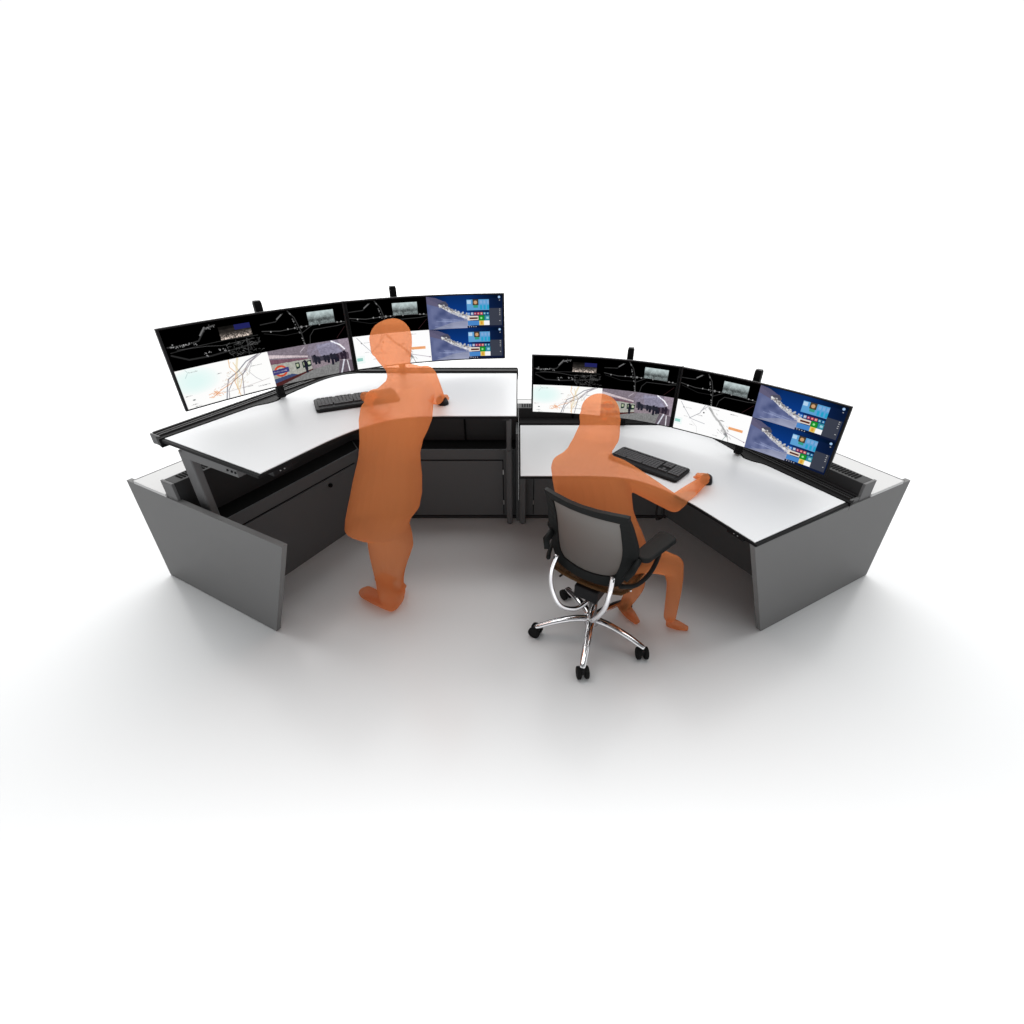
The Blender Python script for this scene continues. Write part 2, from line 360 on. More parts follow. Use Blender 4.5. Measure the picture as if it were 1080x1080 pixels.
def tracks1():
    r = Ras(CW, CH)
    g = .25
    r.line([(.02, .42), (.20, .44), (.33, .40), (.42, .16), (.50, .12)], 3, G(.20)); r.line([(.36, .28), (.42, .12)], 3.5, G(.45)); r.line([(.42, .14), (.52, .10)], 3, G(.4), .8)
    r.line([(.03, .56), (.30, .52), (.60, .50), (.95, .52)], 1.3, G(.22)); r.line([(.03, .62), (.18, .80), (.40, .82), (.62, .78), (.95, .70)], 3.6, G(.17))
    r.line([(.10, .52), (.38, .56), (.55, .62), (.9, .58)], 1.2, G(.3))
    for k in range(90):
        x = rng.uniform(.60, .97); y = rng.uniform(.58, .95); r.line([(x, y), (x+rng.uniform(-.03, .05), y+rng.uniform(-.08, .05))], .9, G(rng.uniform(.2, .45)))
    for k in range(26): r.disc(rng.uniform(.03, .30), rng.normal(.44, .035), rng.uniform(.8, 1.6), G(rng.uniform(.3, .7)))
    for k in range(22): r.disc(rng.uniform(.34, .60), rng.normal(.74, .04), rng.uniform(.7, 1.6), G(rng.uniform(.3, .75)))
    for k in range(14): r.disc(rng.uniform(.40, .55), rng.normal(.14, .04), 1, G(rng.uniform(.3, .6)))
    r.line([(.82, .55), (.80, .98)], 1.4, G(.3)); thumb(r, .56, .17, .90, .50, 0); return r
def tracks2():
    r = Ras(CW, CH)
    r.line([(.0, .28), (.18, .26), (.24, .14), (.28, .08)], 2, G(.22)); r.line([(.20, .20), (.26, .10)], 3, G(.45))
    r.line([(.34, .03), (.40, .22), (.44, .55), (.46, 1)], 2.6, G(.22)); r.line([(0, .45), (.2, .52), (.44, .50), (.70, .48), (1, .52)], 1.6, G(.32))
    r.line([(.44, .68), (.60, .48), (.8, .50)], 1.5, G(.24)); r.line([(.02, .52), (.25, .66), (.44, .64)], 1.4, G(.15)); r.line([(.52, 1), (.54, .78), (.60, .62), (.9, .60), (1, .56)], 1.6, G(.24))
    r.line([(.86, .95), (.98, .66)], 1.3, (.22, .13, .14))
    for k in range(22): t = rng.random(); r.disc(.36+.10*t+rng.normal(0, .006), .08+.9*t, rng.uniform(.8, 1.7), G(rng.uniform(.35, .65)))
    for x in (.1, .3, .38, .52, .68, .90, .95): r.disc(x, .50, 1.9, G(.6))
    r.disc(.46, .50, 3.2, G(.5)); thumb(r, .56, .14, .88, .50, 1); return r
def text(r, x, y, n, al=.6, col=(.25, .25, .25)):
    for k in range(n): r.rect(x+k*.009, y+rng.uniform(0, .01), x+k*.009+.006, y+.026, col, al*rng.uniform(.4, 1))
def map1():
    r = Ras(CW, CH, (.995, .995, .99))
    [r.disc(.16, .34, 58-6*k, (.86, .97, .955), .16, 32-3*k) for k in range(8)]
    r.line([(.66, .0), (.62, .25), (.60, .5), (.57, .8)], 5, (.93, .88, .76), .8); r.line([(.60, .1), (.66, .5), (.56, .95)], 2, (.90, .80, .62), .8)
    r.line([(.88, .02), (.74, .14), (.62, .36), (.50, .50), (.46, .72), (.42, 1)], 2.4, (.52, .52, .56)); r.line([(.90, .0), (.76, .20), (.66, .48), (.62, .98)], 1.8, (.55, .52, .56))
    r.line([(.80, .10), (.70, .34), (.52, .56), (.40, .66)], 1.2, (.78, .74, .76)); r.line([(.80, .2), (.74, .42), (.80, .62), (.86, .74)], 1.1, (.7, .7, .72))
    for k in range(26):
        x = rng.normal(.33, .045); y = .80+rng.normal(0, .04); r.line([(x, y), (x+rng.uniform(-.04, .05), y+rng.uniform(-.04, .04))], 1.2, (.90, .58, .36), .8)
    r.line([(.56, .0), (.55, .2), (.60, .38), (.56, .6), (.58, 1)], 1.6, (.90, .66, .42), .8); r.line([(.30, .84), (.42, .70), (.52, .62), (.60, .50)], 1.5, (.86, .55, .35), .8)
    r.line([(.93, .0), (.80, .16), (.70, .40), (.54, .58), (.47, .78), (.45, 1)], 1.6, (.42, .40, .44), .8); r.line([(.40, .78), (.48, .82), (.66, .80), (.95, .72)], 1, (.7, .66, .66), .8)
    for k in range(30): x = rng.normal(.50, .10); y = rng.normal(.55, .15); r.line([(x, y), (x+rng.uniform(-.03, .03), y+rng.uniform(-.05, .05))], .9, (.80, .66, .55), .7)
    for k in range(24): x = rng.uniform(.5, .75); y = rng.uniform(.3, .7); r.line([(x, y), (x+.02, y-.04)], .8, (.72, .68, .6), .7)
    r.line([(.10, .02), (.12, .10), (.08, .22)], .9, (.6, .7, .7), .7)
    for x, y, n in ((.13, .09, 10), (.78, .28, 14), (.02, .66, 8), (.04, .90, 9), (.08, .96, 8), (.62, .80, 14), (.80, .86, 16), (.40, .28, 6)): text(r, x, y, n)
    r.disc(.09, .80, 3, (.35, .38, .38), .9, 1.5); return r
def map2():
    r = Ras(CW, CH, (.995, .995, .995))
    r.line([(.05, .05), (.11, .24), (.22, .55), (.42, .62)], 1.4, (.62, .63, .66)); r.line([(.20, .55), (.33, .30), (.38, .02)], 1.5, (.55, .55, .58)); r.line([(.42, .02), (.34, .22)], 3, (.72, .72, .74), .8)
    for w_, c in ((7, .86), (3.5, .70)): r.line([(.44, .05), (.52, .28), (.62, .46), (.72, .72), (.74, .84)], w_, G(c), .9)
    for k in range(40): t = rng.random(); x = np.interp(t, [0, .5, 1], [.42, .62, .76])+rng.normal(0, .02); y = .05+.8*t; r.line([(x, y), (x+.02, y+.05)], 1, G(rng.uniform(.4, .7)), .7)
    r.line([(.72, .72), (.98, .86)], 1.5, (.66, .62, .66)); r.line([(.74, .78), (.70, 1)], 1.3, (.5, .6, .58)); r.line([(.74, .78), (.78, 1)], 1.3, G(.5)); r.line([(.24, .62), (.32, .78), (.34, .98)], 1, G(.82))
    r.rect(.74, .50, .93, .59, (.93, .62, .38), .85); text(r, .75, .53, 18, .5, (.8, .4, .2)); r.rect(.01, .66, .085, .76, (.30, .66, .60), .75); r.rect(.0, .60, .11, .84, (.86, .96, .94), .35)
    r.disc(.72, .78, 5, (.5, .5, .52), .8, 4); r.disc(.98, .86, 1.8, (.5, .4, .5)); r.disc(.10, .22, 1.8, G(.4)); r.disc(.38, .26, 2.2, G(.2))
    for k in range(20): x = rng.uniform(.60, .76); y = rng.uniform(.5, .8); r.line([(x, y), (x+.02, y+.03)], .8, G(.5), .7)
    for x, y, n in ((.13, .20, 9), (.45, .06, 14), (.30, .36, 8), (.12, .50, 7), (.22, .74, 8), (.60, .36, 8), (.72, .08, 12), (.55, .9, 8)): text(r, x, y, n)
    return r
def station():
    r = Ras(CW, CH, (.56, .51, .54)); n1 = noise(CH, CW, 3); n2 = noise(CH, CW, 14)
    r.poly([(0, 0), (1, 0), (1, .5), (.45, .42), (0, .28)], (.50, .46, .50)); r.poly([(.50, 0), (.86, 0), (.98, .55), (.56, .50), (.45, .25)], (.53, .50, .57), .6); r.poly([(.58, .06), (.80, .04), (.90, .40), (.62, .40)], (.56, .56, .66), .5); r.poly([(.86, 0), (1, 0), (1, .7), (.93, .5)], (.60, .55, .60))
    r.poly([(0, .10), (.46, .32), (.46, .36), (0, .20)], (.80, .74, .76)); r.poly([(0, .24), (.45, .38), (.45, .43), (0, .38)], (.46, .33, .38))
    r.poly([(0, .38), (.48, .42), (.48, .72), (0, .92)], (.66, .66, .63)); r.poly([(0, .80), (.22, .74), (.30, .80), (0, 1)], (.25, .30, .44)); r.poly([(0, .92), (.48, .72), (.50, .76), (0, 1.06)], (.30, .15, .15))
    r.poly([(0, 1.05), (.5, .74), (.86, .64), (.86, 1), (0, 1)], (.50, .50, .50)); r.poly([(.84, .62), (1, .66), (1, 1), (.80, 1)], (.40, .36, .40))
    r.line([(.90, .62), (.84, 1)], 4, (.85, .86, .90)); r.line([(.94, .66), (.95, 1)], 3, (.88, .88, .90)); r.line([(.78, .02), (.88, .16), (.93, .30)], 4, (.95, .95, 1)); r.line([(.38, .18), (.44, .06)], 1.6, (.75, .72, .75))
    r.disc(.10, .60, 17, (.78, .30, .20), 1, 15); r.disc(.10, .60, 12, (.74, .72, .66), 1, 10); r.poly([(-.01, .55), (.20, .52), (.20, .66), (-.01, .69)], (.25, .24, .46)); text(r, .01, .59, 18, .9, (.75, .76, .82))
    for x in (.285, .37, .43): r.poly([(x, .46), (x+.055, .46), (x+.05, .62), (x, .65)], (.12, .20, .18)); r.poly([(x+.012, .49), (x+.04, .49), (x+.04, .57), (x+.012, .58)], (.70, .74, .62))
    for x, y, h in ((.39, .44, .36), (.52, .34, .28), (.56, .42, .20), (.64, .40, .20), (.68, .42, .22), (.73, .38, .34), (.77, .40, .26), (.80, .42, .22), (.86, .40, .20), (.90, .36, .26)):
        r.poly([(x, y), (x+.025, y-.02), (x+.045, y+.06), (x+.035, y+h), (x+.008, y+h)], (.12, .12, .17))
    r.poly([(.50, .34), (.60, .40), (.84, .40), (.84, .52), (.50, .56)], (.16, .16, .20), .75)
    for k in range(5): r.line([(.50+.02*k, .30-.05*k), (.62+.05*k, .10-.01*k), (.80+.02*k, .20), (.90, .40)], 1, (.68, .68, .78), .35)
    r.poly([(.80, .42), (.90, .36), (.97, .42), (.97, .62), (.84, .60)], (.20, .15, .20), .6)
    r.a *= (.90+.2*n1)[..., None]; r.a = np.clip(r.a, 0, 1); return r
def desktop_pic():
    r = Ras(CW, CH, (.04, .20, .46)); n1 = noise(CH, CW, 3); n2 = noise(CH, CW, 12)
    g = np.clip(1.25-abs(r.X-.42)*1.7, .35, 1)*(.75+.45*r.Y); r.a = r.a*g[..., None]*1.15
    ridge = np.interp(r.X[0], [0, .10, .18, .30, .42, .56, .60], [.04, .16, .28, .50, .60, .68, .72]) + rng.normal(0, .012, CW)
    hill = (r.Y > ridge[None]) & (r.X < .60); c = np.stack([.27+.16*n2, .31+.15*n2, .47+.14*n2], -1); c = c + (np.clip(r.Y-.6, 0, 1)*r.X*1.4)[..., None]
    r.a = np.where(hill[..., None], np.clip(c, 0, 1), r.a)
    r.poly([(0, .0), (.12, .05), (.26, .20), (.20, .36), (0, .22)], (.38, .36, .46), .9); r.poly([(.14, .22), (.24, .16), (.28, .26), (.27, .34), (.18, .34)], (.30, .30, .36))
    r.poly([(.16, .24), (.30, .40), (.44, .54), (.57, .62), (.60, .80), (.48, .70), (.30, .52), (.18, .34)], (.80, .80, .84), .85)
    for k in range(170): t = rng.random(); r.disc(.16+.44*t, .27+.44*t**.9+rng.normal(0, .022+.03*t), 2.3, G(rng.uniform(.6, .98)), .8)
    for k in range(60): t = rng.random(); r.disc(.18+.36*t, .30+.36*t+rng.normal(0, .025), 1.1, (.35, .30, .3), .7)
    for k in range(14): x = rng.uniform(.05, .5); y = rng.uniform(.66, .95); r.line([(x, y), (x+.12, y+.04)], 1.4, (.62, .66, .80), .6)
    r.poly([(.05, 1), (.30, .82), (.56, .74), (.56, 1)], (.66, .66, .70), .45)
    r.rect(.56, .10, 1, 1, (.06, .12, .26), .55); r.rect(.82, .40, .985, .98, (.25, .26, .30), .9); r.rect(.52, .94, 1, 1, (.05, .09, .20), .9)
    r.rect(.525, .13, .82, .46, (.36, .62, .82)); r.rect(.53, .15, .58, .26, (.70, .82, .92)); r.rect(.60, .13, .68, .30, (.28, .24, .18)); r.disc(.64, .22, 5, (.80, .62, .45)); r.rect(.61, .30, .67, .38, (.20, .60, .52)); 
    for x in (.70, .745, .79): r.rect(x, .30, x+.028, .44, (.15, .62, .78)); r.rect(x, .16, x+.03, .26, (.50, .66, .84))
    for i, c in enumerate(((.25, .5, .8), (.7, .75, .85), (.75, .25, .35), (.85, .3, .3), (.9, .45, .4), (.3, .6, .7), (.15, .5, .7))): r.rect(.53+i*.042, .52, .563+i*.042, .60, c, .9); r.disc(.546+i*.042, .56, 1.6, G(.9), .8)
    r.rect(.53, .63, .67, .76, (.88, .84, .80)); r.rect(.55, .67, .66, .73, (.35, .16, .12)); r.rect(.675, .62, .75, .78, (.10, .55, .16)); r.disc(.71, .70, 3, (.6, .9, .6)); r.rect(.755, .62, .82, .78, (.20, .55, .62)); r.rect(.78, .66, .81, .73, (.6, .8, .85))
    r.rect(.53, .78, .68, .92, (.28, .52, .78)); r.rect(.68, .78, .745, .92, (.90, .78, .40)); r.rect(.70, .80, .725, .9, (.85, .6, .2)); r.rect(.745, .78, .82, .92, (.96, .96, .97))
    for i in range(4): r.disc(.545+i*.03, .965, 1.2, G(.85))
    r.disc(.955, .07, 3.4, (.65, .78, .92)); 
    for y in (.15, .42, .48, .54, .60, .78): r.rect(.952, y, .968, y+.025, G(.8), .8)
    return r
def compose(tl, tr, bl, br): return np.concatenate([np.concatenate([tl.a, tr.a], 1), np.concatenate([bl.a, br.a], 1)], 0)
T2 = tracks2(); dsk = desktop_pic()
PIC_A = compose(tracks1(), T2, map1(), station()); PIC_B = compose(T2, dsk, map2(), dsk)
def lin(c): c = np.clip(c, 0, 1); return np.where(c <= .04045, c/12.92, ((c+.055)/1.055)**2.4)

# ------------------------------------------------------------------ displays
ARC_OUT = [(-1.590, 2.268), (-1.462, 2.430), (-1.305, 2.602), (-1.140, 2.755), (-.952, 2.900)]
ARC_IN = [(-.949, 2.903), (-.740, 3.010), (-.520, 3.083), (-.300, 3.130), (-.084, 3.153)]
def display(arc, s, z0, z1, pic, post_at, post_off, label):
    a = smooth_pts(arc, 8)
    if s > 0: a = [(-x, y) for x, y in a][::-1]            # always left to right
    root = thing('curved_display', label, 'monitor', (a[len(a)//2][0], a[len(a)//2][1]+.05, z0-.08), 0, 'curved screens above the desks')
    A = [Vector(p) for p in a]; L = [0]
    for p, q in zip(A, A[1:]): L.append(L[-1]+(q-p).length)
    def at(t):      # t in metres along, gives point and rear normal
        t = min(max(t, 0), L[-1]); i = max(j for j in range(len(L)-1) if L[j] <= t+1e-9); f = (t-L[i])/(L[i+1]-L[i])
        def tg(j): return (A[min(j+1, len(A)-1)]-A[max(j-1, 0)]).normalized()
        T = (tg(i)*(1-f)+tg(i+1)*f).normalized(); return A[i].lerp(A[i+1], f), Vector((-T.y, T.x))
    # housing: curved slab with a thicker middle at the back
    bm = B(); n = 32; rings = []
    for i in range(n+1):
        p, nr = at(L[-1]*i/n); th = .014+.022*math.sin(math.pi*i/n)
        ring = [(p, z0, 0), (p, z1, 0), (p, z1, .012), (p, z1-.06, th), (p, z0+.06, th), (p, z0, .012)]
        rings.append([bm.verts.new((q.x+nr.x*d, q.y+nr.y*d, z)) for q, z, d in ring])
    for r0, r1 in zip(rings, rings[1:]):
        for k in range(6): bm.faces.new((r0[k], r0[(k+1) % 6], r1[(k+1) % 6], r1[k]))
    bm.faces.new(rings[0]); bm.faces.new(rings[-1]); obj('housing', bm, 'black', root)
    # screen surface 1.5 mm in front of the housing, one small face per picture element
    h, w_ = pic.shape[:2]; e = .007; eh = .011; me = bpy.data.meshes.new('screen')
    vs = np.zeros((h+1, w_+1, 3))
    for j in range(w_+1):
        p, nr = at(eh+(L[-1]-2*eh)*j/w_); q = p-nr*.0015; vs[:, j, 0] = q.x; vs[:, j, 1] = q.y
    vs[:, :, 2] = np.linspace(z1-e, z0+e, h+1)[:, None]
    vs -= np.array(root.location)
    idx = np.arange((h+1)*(w_+1)).reshape(h+1, w_+1)
    F = np.stack([idx[1:, :-1], idx[1:, 1:], idx[:-1, 1:], idx[:-1, :-1]], -1).reshape(-1, 4)
    me.vertices.add(vs.size//3); me.vertices.foreach_set('co', vs.reshape(-1))
    me.loops.add(F.size); me.loops.foreach_set('vertex_index', F.reshape(-1).astype(np.int32))
    me.polygons.add(len(F)); me.polygons.foreach_set('loop_start', np.arange(0, F.size, 4, dtype=np.int32)); me.polygons.foreach_set('loop_total', np.full(len(F), 4, np.int32))
    me.update(calc_edges=True)
    ca_ = me.color_attributes.new('picture', 'FLOAT_COLOR', 'CORNER'); c = np.ones((len(F), 4, 4)); c[:, :, :3] = lin(pic).reshape(-1, 1, 3)
    ca_.data.foreach_set('color', c.reshape(-1)); me.materials.append(M['screen'])
    o = bpy.data.objects.new('screen', me); COL.objects.link(o); o.parent = root
    # post behind the display, its top showing above
    t = L[-1]*post_at; p, nr = at(t); q = p+nr*post_off; rm = Matrix.Rotation(math.atan2(-nr.x, nr.y), 3, 'Z')
    zd = z0-.094                                          # desk rail top
    post = obj('mounting_post', box(B(), (q.x, q.y, (zd+z1+.030)/2), (.038, .034, z1+.030-zd), rm), 'edge', root, bevel=.004)
    obj('post_cap', box(B(), (q.x, q.y, z1+.0335), (.034, .030, .006), rm), 'black', post, bevel=.002)
    obj('clamp', box(B(), (q.x, q.y, zd+.012), (.042, .042, .014), rm), 'edge', post, bevel=.003)
    m_ = p+nr*(post_off/2+.004); obj('bracket', box(B(), (m_.x, m_.y, (z0+z1)/2), (.12, post_off-.030, .12), rm), 'dark', root, bevel=.003)
    return root
def joint(s, z0, z1, root):
    rm = Matrix.Rotation(R(-31*s*-1), 3, 'Z')
    obj('joint_strip', box(B(), (.9535*s, 2.9115, (z0+z1)/2), (.030, .008, z1-z0-.002), rm), 'edge', root)
for s, z in ((-1, Z_STAND), (1, Z_SEAT)):
    zz = (z+.100, z+.480)
    if s < 0:
        da = display(ARC_OUT, s, *zz, PIC_A, .555, .11, 'curved wide screen over the outer wing of the raised desk showing tracks, map and station')
        display(ARC_IN, s, *zz, PIC_B, .32, .15, 'curved wide screen behind the standing figure showing map and snowy mountain')
    else:
        display(ARC_IN, s, *zz, PIC_A, .645, .15, 'curved wide screen behind the seated figure showing tracks, map and station')
        da = display(ARC_OUT, s, *zz, PIC_B, .43, .11, 'curved wide screen over the outer wing of the lowered desk showing map and snowy mountain')
    joint(s, *zz, da)

# ------------------------------------------------------------------ keyboards and mice
def keyboard(label, loc, rz):
    root = thing('keyboard', label, 'keyboard', loc, rz, 'black keyboards on the desks')
    w_, d = .445, .185
    def rr(w, d, r, n=4):
        out = []
        for cx, cy, a0 in ((w/2-r, d/2-r, 0), (-w/2+r, d/2-r, 90), (-w/2+r, -d/2+r, 180), (w/2-r, -d/2+r, 270)):
            for k in range(n+1): a = R(a0+90*k/n); out.append((cx+r*math.cos(a), cy+r*math.sin(a)))
        return out
    body = obj('body', prism(B(), rr(w_, d, .02), .001, .018), 'black', root, False, bevel=.004)
    obj('wrist_rest', prism(B(), [(-.205, -.088), (.205, -.088), (.205, -.052), (-.205, -.052)], .0182, .021), 'black', root, False, bevel=.002)
    def keys(x0, x1, y0, y1, nx, ny, gaps=()):
        bm = B(); kw = (x1-x0)/nx; kd = (y1-y0)/ny
        for j in range(ny):
            i = 0
            while i < nx:
                if (i, j) in gaps: i += 1; continue
                sp = 1
                if nx > 10 and j == 0 and i == 4: sp = 6
                box(bm, (x0+kw*(i+sp/2), y0+kd*(j+.5), .0215), (kw*sp*.88, kd*.84, .007)); i += sp
        return bm
    obj('letter_keys', keys(-.205, .075, -.046, .055, 15, 5), 'key', root, False)
    obj('function_keys', keys(-.205, -.12, .062, .078, 4, 1), 'key', root, False); obj('function_keys', keys(-.105, -.02, .062, .078, 4, 1), 'key', root, False); obj('function_keys', keys(-.005, .075, .062, .078, 4, 1), 'key', root, False)
    obj('arrow_keys', keys(.083, .137, -.046, -.006, 3, 2, {(0, 1), (2, 1)}), 'key', root, False)
    obj('navigation_keys', keys(.083, .137, .014, .078, 3, 3), 'key', root, False)
    obj('number_keys', keys(.145, .212, -.046, .078, 4, 6), 'key', root, False)
    return root
def mouse(label, loc, rz):
    root = thing('mouse', label, 'mouse', loc, rz, 'black mice on the desks')
    bm = B(); n = 12; rings = []
    for i in range(n+1):
        t = i/n; y = -.055+.11*t; wv = .031*math.sqrt(max(1-(2*t-1)**4, .02)); hv = .034*math.sin(math.pi*(.10+.80*t))**.7
        rings.append([bm.verts.new((wv*math.cos(a), y, .001+hv*max(math.sin(a), 0)**.8)) for a in [math.pi*k/10 for k in range(11)]])
    for r0, r1 in zip(rings, rings[1:]):
        for k in range(10): bm.faces.new((r0[k], r0[k+1], r1[k+1], r1[k]))
        bm.faces.new((r0[10], r0[0], r1[0], r1[10]))
    bm.faces.new(rings[0]); bm.faces.new(rings[-1]); body = obj('body', bm, 'black', root, False, True)
    obj('scroll_wheel', tube(B(), [(-.004, .028, .0235), (.004, .028, .0235)], .007, 12), 'key', root, False)
    obj('button_seam', box(B(), (0, .026, .0275), (.0015, .030, .003)), 'hole', root, False)
    return root
KB_L = (-.897, 2.665); 
a = math.atan2(2.862-2.691, -.759+1.137)
kb1 = keyboard('black keyboard half behind the standing figure on the raised desk', (KB_L[0], KB_L[1], Z_STAND), a)
a2 = math.atan2(2.516-2.798, .957-.645)
kb2 = copy_tree(kb1); kb2.location = (.753, 2.590, Z_SEAT); kb2.rotation_euler = (0, 0, a2); kb2['label'] = 'black keyboard on the lowered desk beside the seated figure\'s mouse hand'
ms1 = mouse('black mouse under the right hand of the standing figure', (-.422, 2.652, Z_STAND), R(20))
ms2 = copy_tree(ms1); ms2.location = (1.036, 2.405, Z_SEAT); ms2.rotation_euler = (0, 0, R(-20)); ms2['label'] = 'black mouse under the right hand of the seated figure'

# ------------------------------------------------------------------ office chair (local frame: x right, y forward)
ch = thing('office_chair', 'black mesh-back office chair with chrome five-star base facing the lowered desk', 'chair', (.398, 1.962, 0), R(56-90))
def cobj(name, bm, m, par=ch, **k): return obj(name, bm, m, par, False, **k)
rz = R(56-90)
hub = cobj('base_hub', tube(B(), [(0, 0, .075), (0, 0, .085), (0, 0, .125), (0, 0, .14)], [.028, .040, .034, .026], 20), 'chrome', smooth=True)
for k in range(5):
    aw = R(-105+72*k) - rz; d = Vector((math.cos(aw), math.sin(aw), 0)); nrm = Vector((-d.y, d.x, 0))
    pts = [d*.02+Vector((0, 0, .115)), d*.10+Vector((0, 0, .118)), d*.20+Vector((0, 0, .100)), d*.285+Vector((0, 0, .072)), d*.305+Vector((0, 0, .062))]
    leg = cobj('base_leg', tube(B(), smooth_pts([tuple(p) for p in pts], 4), [.024-.0006*i for i in range(17)], 12, .72, up=(0, 0, 1)), 'chrome', smooth=True)
    cst = cobj('caster', tube(B(), [tuple(d*.296+Vector((0, 0, .035))), tuple(d*.296+Vector((0, 0, .062)))], .014, 12), 'black')
    side = Matrix.Rotation(R((20, -55, 75, 10, -30)[k]), 3, 'Z') @ nrm
    c0 = d*.296+Vector((0, 0, .033))+side.cross(Vector((0, 0, 1)))*.010
    for sg_ in (-1, 1):
        cobj('wheel', tube(B(), [tuple(c0+side*sg_*.009), tuple(c0+side*sg_*.013), tuple(c0+side*sg_*.028), tuple(c0+side*sg_*.031)], [.028, .033, .033, .027], 20), 'rubber', cst, smooth=False)
    cobj('caster_hood', box(B(), tuple(c0+Vector((0, 0, .012))), (.020, .034, .030), Matrix.Rotation(math.atan2(side.y, side.x), 3, 'Z')), 'black', cst, bevel=.004)
cobj('gas_column', tube(B(), [(0, 0, .13), (0, 0, .26), (0, 0, .261), (0, 0, .37)], [.022, .022, .014, .014], 16), 'steel', smooth=False)
mech = cobj('tilt_mechanism', box(B(), (0, -.02, .375), (.13, .20, .075)), 'black', bevel=.010)
cobj('lever', tube(B(), smooth_pts([(-.05, .07, .35), (-.13, .06, .335), (-.19, .03, .325), (-.20, -.02, .33)], 4), .006, 8), 'black', mech, smooth=True)
cobj('lever', tube(B(), smooth_pts([(.05, .07, .35), (.13, .07, .345), (.17, .075, .34)], 4), .006, 8), 'chrome', mech, smooth=True)
cobj('seat_support', tube(B(), [(-.17, .02, .425), (.17, .02, .425)], .012, 10), 'chrome')
# seat: saddle shaped shell
def sheet(f, nu, nv, th, nrm):
    bm = B(); g0 = []; g1 = []
    for i in range(nu+1):
        a_, b_ = [], []
        for j in range(nv+1):
            p = Vector(f(i/nu, j/nv)); a_.append(bm.verts.new(p)); b_.append(bm.verts.new(p+Vector(nrm)*th))
        g0.append(a_); g1.append(b_)
    for i in range(nu):
        for j in range(nv):
            bm.faces.new((g0[i][j], g0[i+1][j], g0[i+1][j+1], g0[i][j+1])); bm.faces.new((g1[i][j], g1[i][j+1], g1[i+1][j+1], g1[i+1][j]))
    for i in range(nu):
        bm.faces.new((g0[i][0], g1[i][0], g1[i+1][0], g0[i+1][0])); bm.faces.new((g0[i][nv], g0[i+1][nv], g1[i+1][nv], g1[i][nv]))
    for j in range(nv):
        bm.faces.new((g0[0][j], g0[0][j+1], g1[0][j+1], g1[0][j])); bm.faces.new((g0[nu][j], g1[nu][j], g1[nu][j+1], g0[nu][j+1]))
    return bm
def seatf(u, v):
    y = -.125+.385*v; hw = .205*(1-.10*(2*v-1)**4); x = (2*u-1)*hw
    return (x, y, .430+.030*abs(2*u-1)**2.5 - .045*max(v-.72, 0)**1.2*3 + .02*max(.2-v, 0)*3)
seat = cobj('seat', sheet(seatf, 16, 16, .014, (0, 0, 1)), 'seatmesh', smooth=True)
rim = [seatf(u, v) for u, v in [(0, i/10) for i in range(11)] + [(i/10, 1) for i in range(1, 11)] + [(1, 1-i/10) for i in range(1, 11)] + [(1-i/10, 0) for i in range(1, 11)]]
cobj('seat_rim', tube(B(), [(x, y, z+.007) for x, y, z in rim], .009, 8), 'seatmesh', seat, smooth=True)
# backrest: outline in (x, height); recline pushes it back
def bk(x, z, o=0):
    z = .465+(z-.465)*.925; x -= .015
    t = (z-.50)/.45; y = -.115-.105*t+.035*math.sin(math.pi*max(min(t, 1), 0)) + .040*(x/.2)**2 - .0
    return (x, y-o, z)
outer = [(-.155, .485), (-.20, .56), (-.236, .70), (-.222, .84), (-.205, .955), (-.19, .985), (0, .985), (.19, .985), (.205, .955), (.222, .84), (.236, .70), (.20, .56), (.155, .485), (0, .468)]
inner = [(-.125, .545), (-.158, .59), (-.172, .70), (-.168, .82), (-.165, .915), (-.155, .930), (0, .935), (.155, .930), (.165, .915), (.168, .82), (.172, .70), (.158, .59), (.125, .545), (0, .530)]
bm = B(); oo = smooth_pts(outer+[outer[0]], 3)[:-1]; ii = smooth_pts(inner+[inner[0]], 3)[:-1]; n = len(oo)
ra = [[bm.verts.new(bk(x, z, o)) for x, z in pl] for pl, o in ((oo, .014), (oo, -.014), (ii, -.012), (ii, .010))]
for q in range(4):
    r0, r1 = ra[q], ra[(q+1) % 4]
    for k in range(n): bm.faces.new((r0[k], r0[(k+1) % n], r1[(k+1) % n], r1[k]))
back = cobj('back_frame', bm, 'frame', bevel=.003)
bm = B(); NX = 14; rows = []
zs_ = np.linspace(.53, .93, 14)
for z in zs_:
    hw = np.interp(z, [.525, .535, .59, .70, .82, .915, .935], [.12, .135, .166, .178, .174, .170, .16])
    rows.append([bm.verts.new(bk(hw*(2*i/NX-1), z, .0)) for i in range(NX+1)])
for r0, r1 in zip(rows, rows[1:]):
    for i in range(NX): bm.faces.new((r0[i], r0[i+1], r1[i+1], r1[i]))
cobj('back_mesh', bm, 'mesh', back, smooth=True)
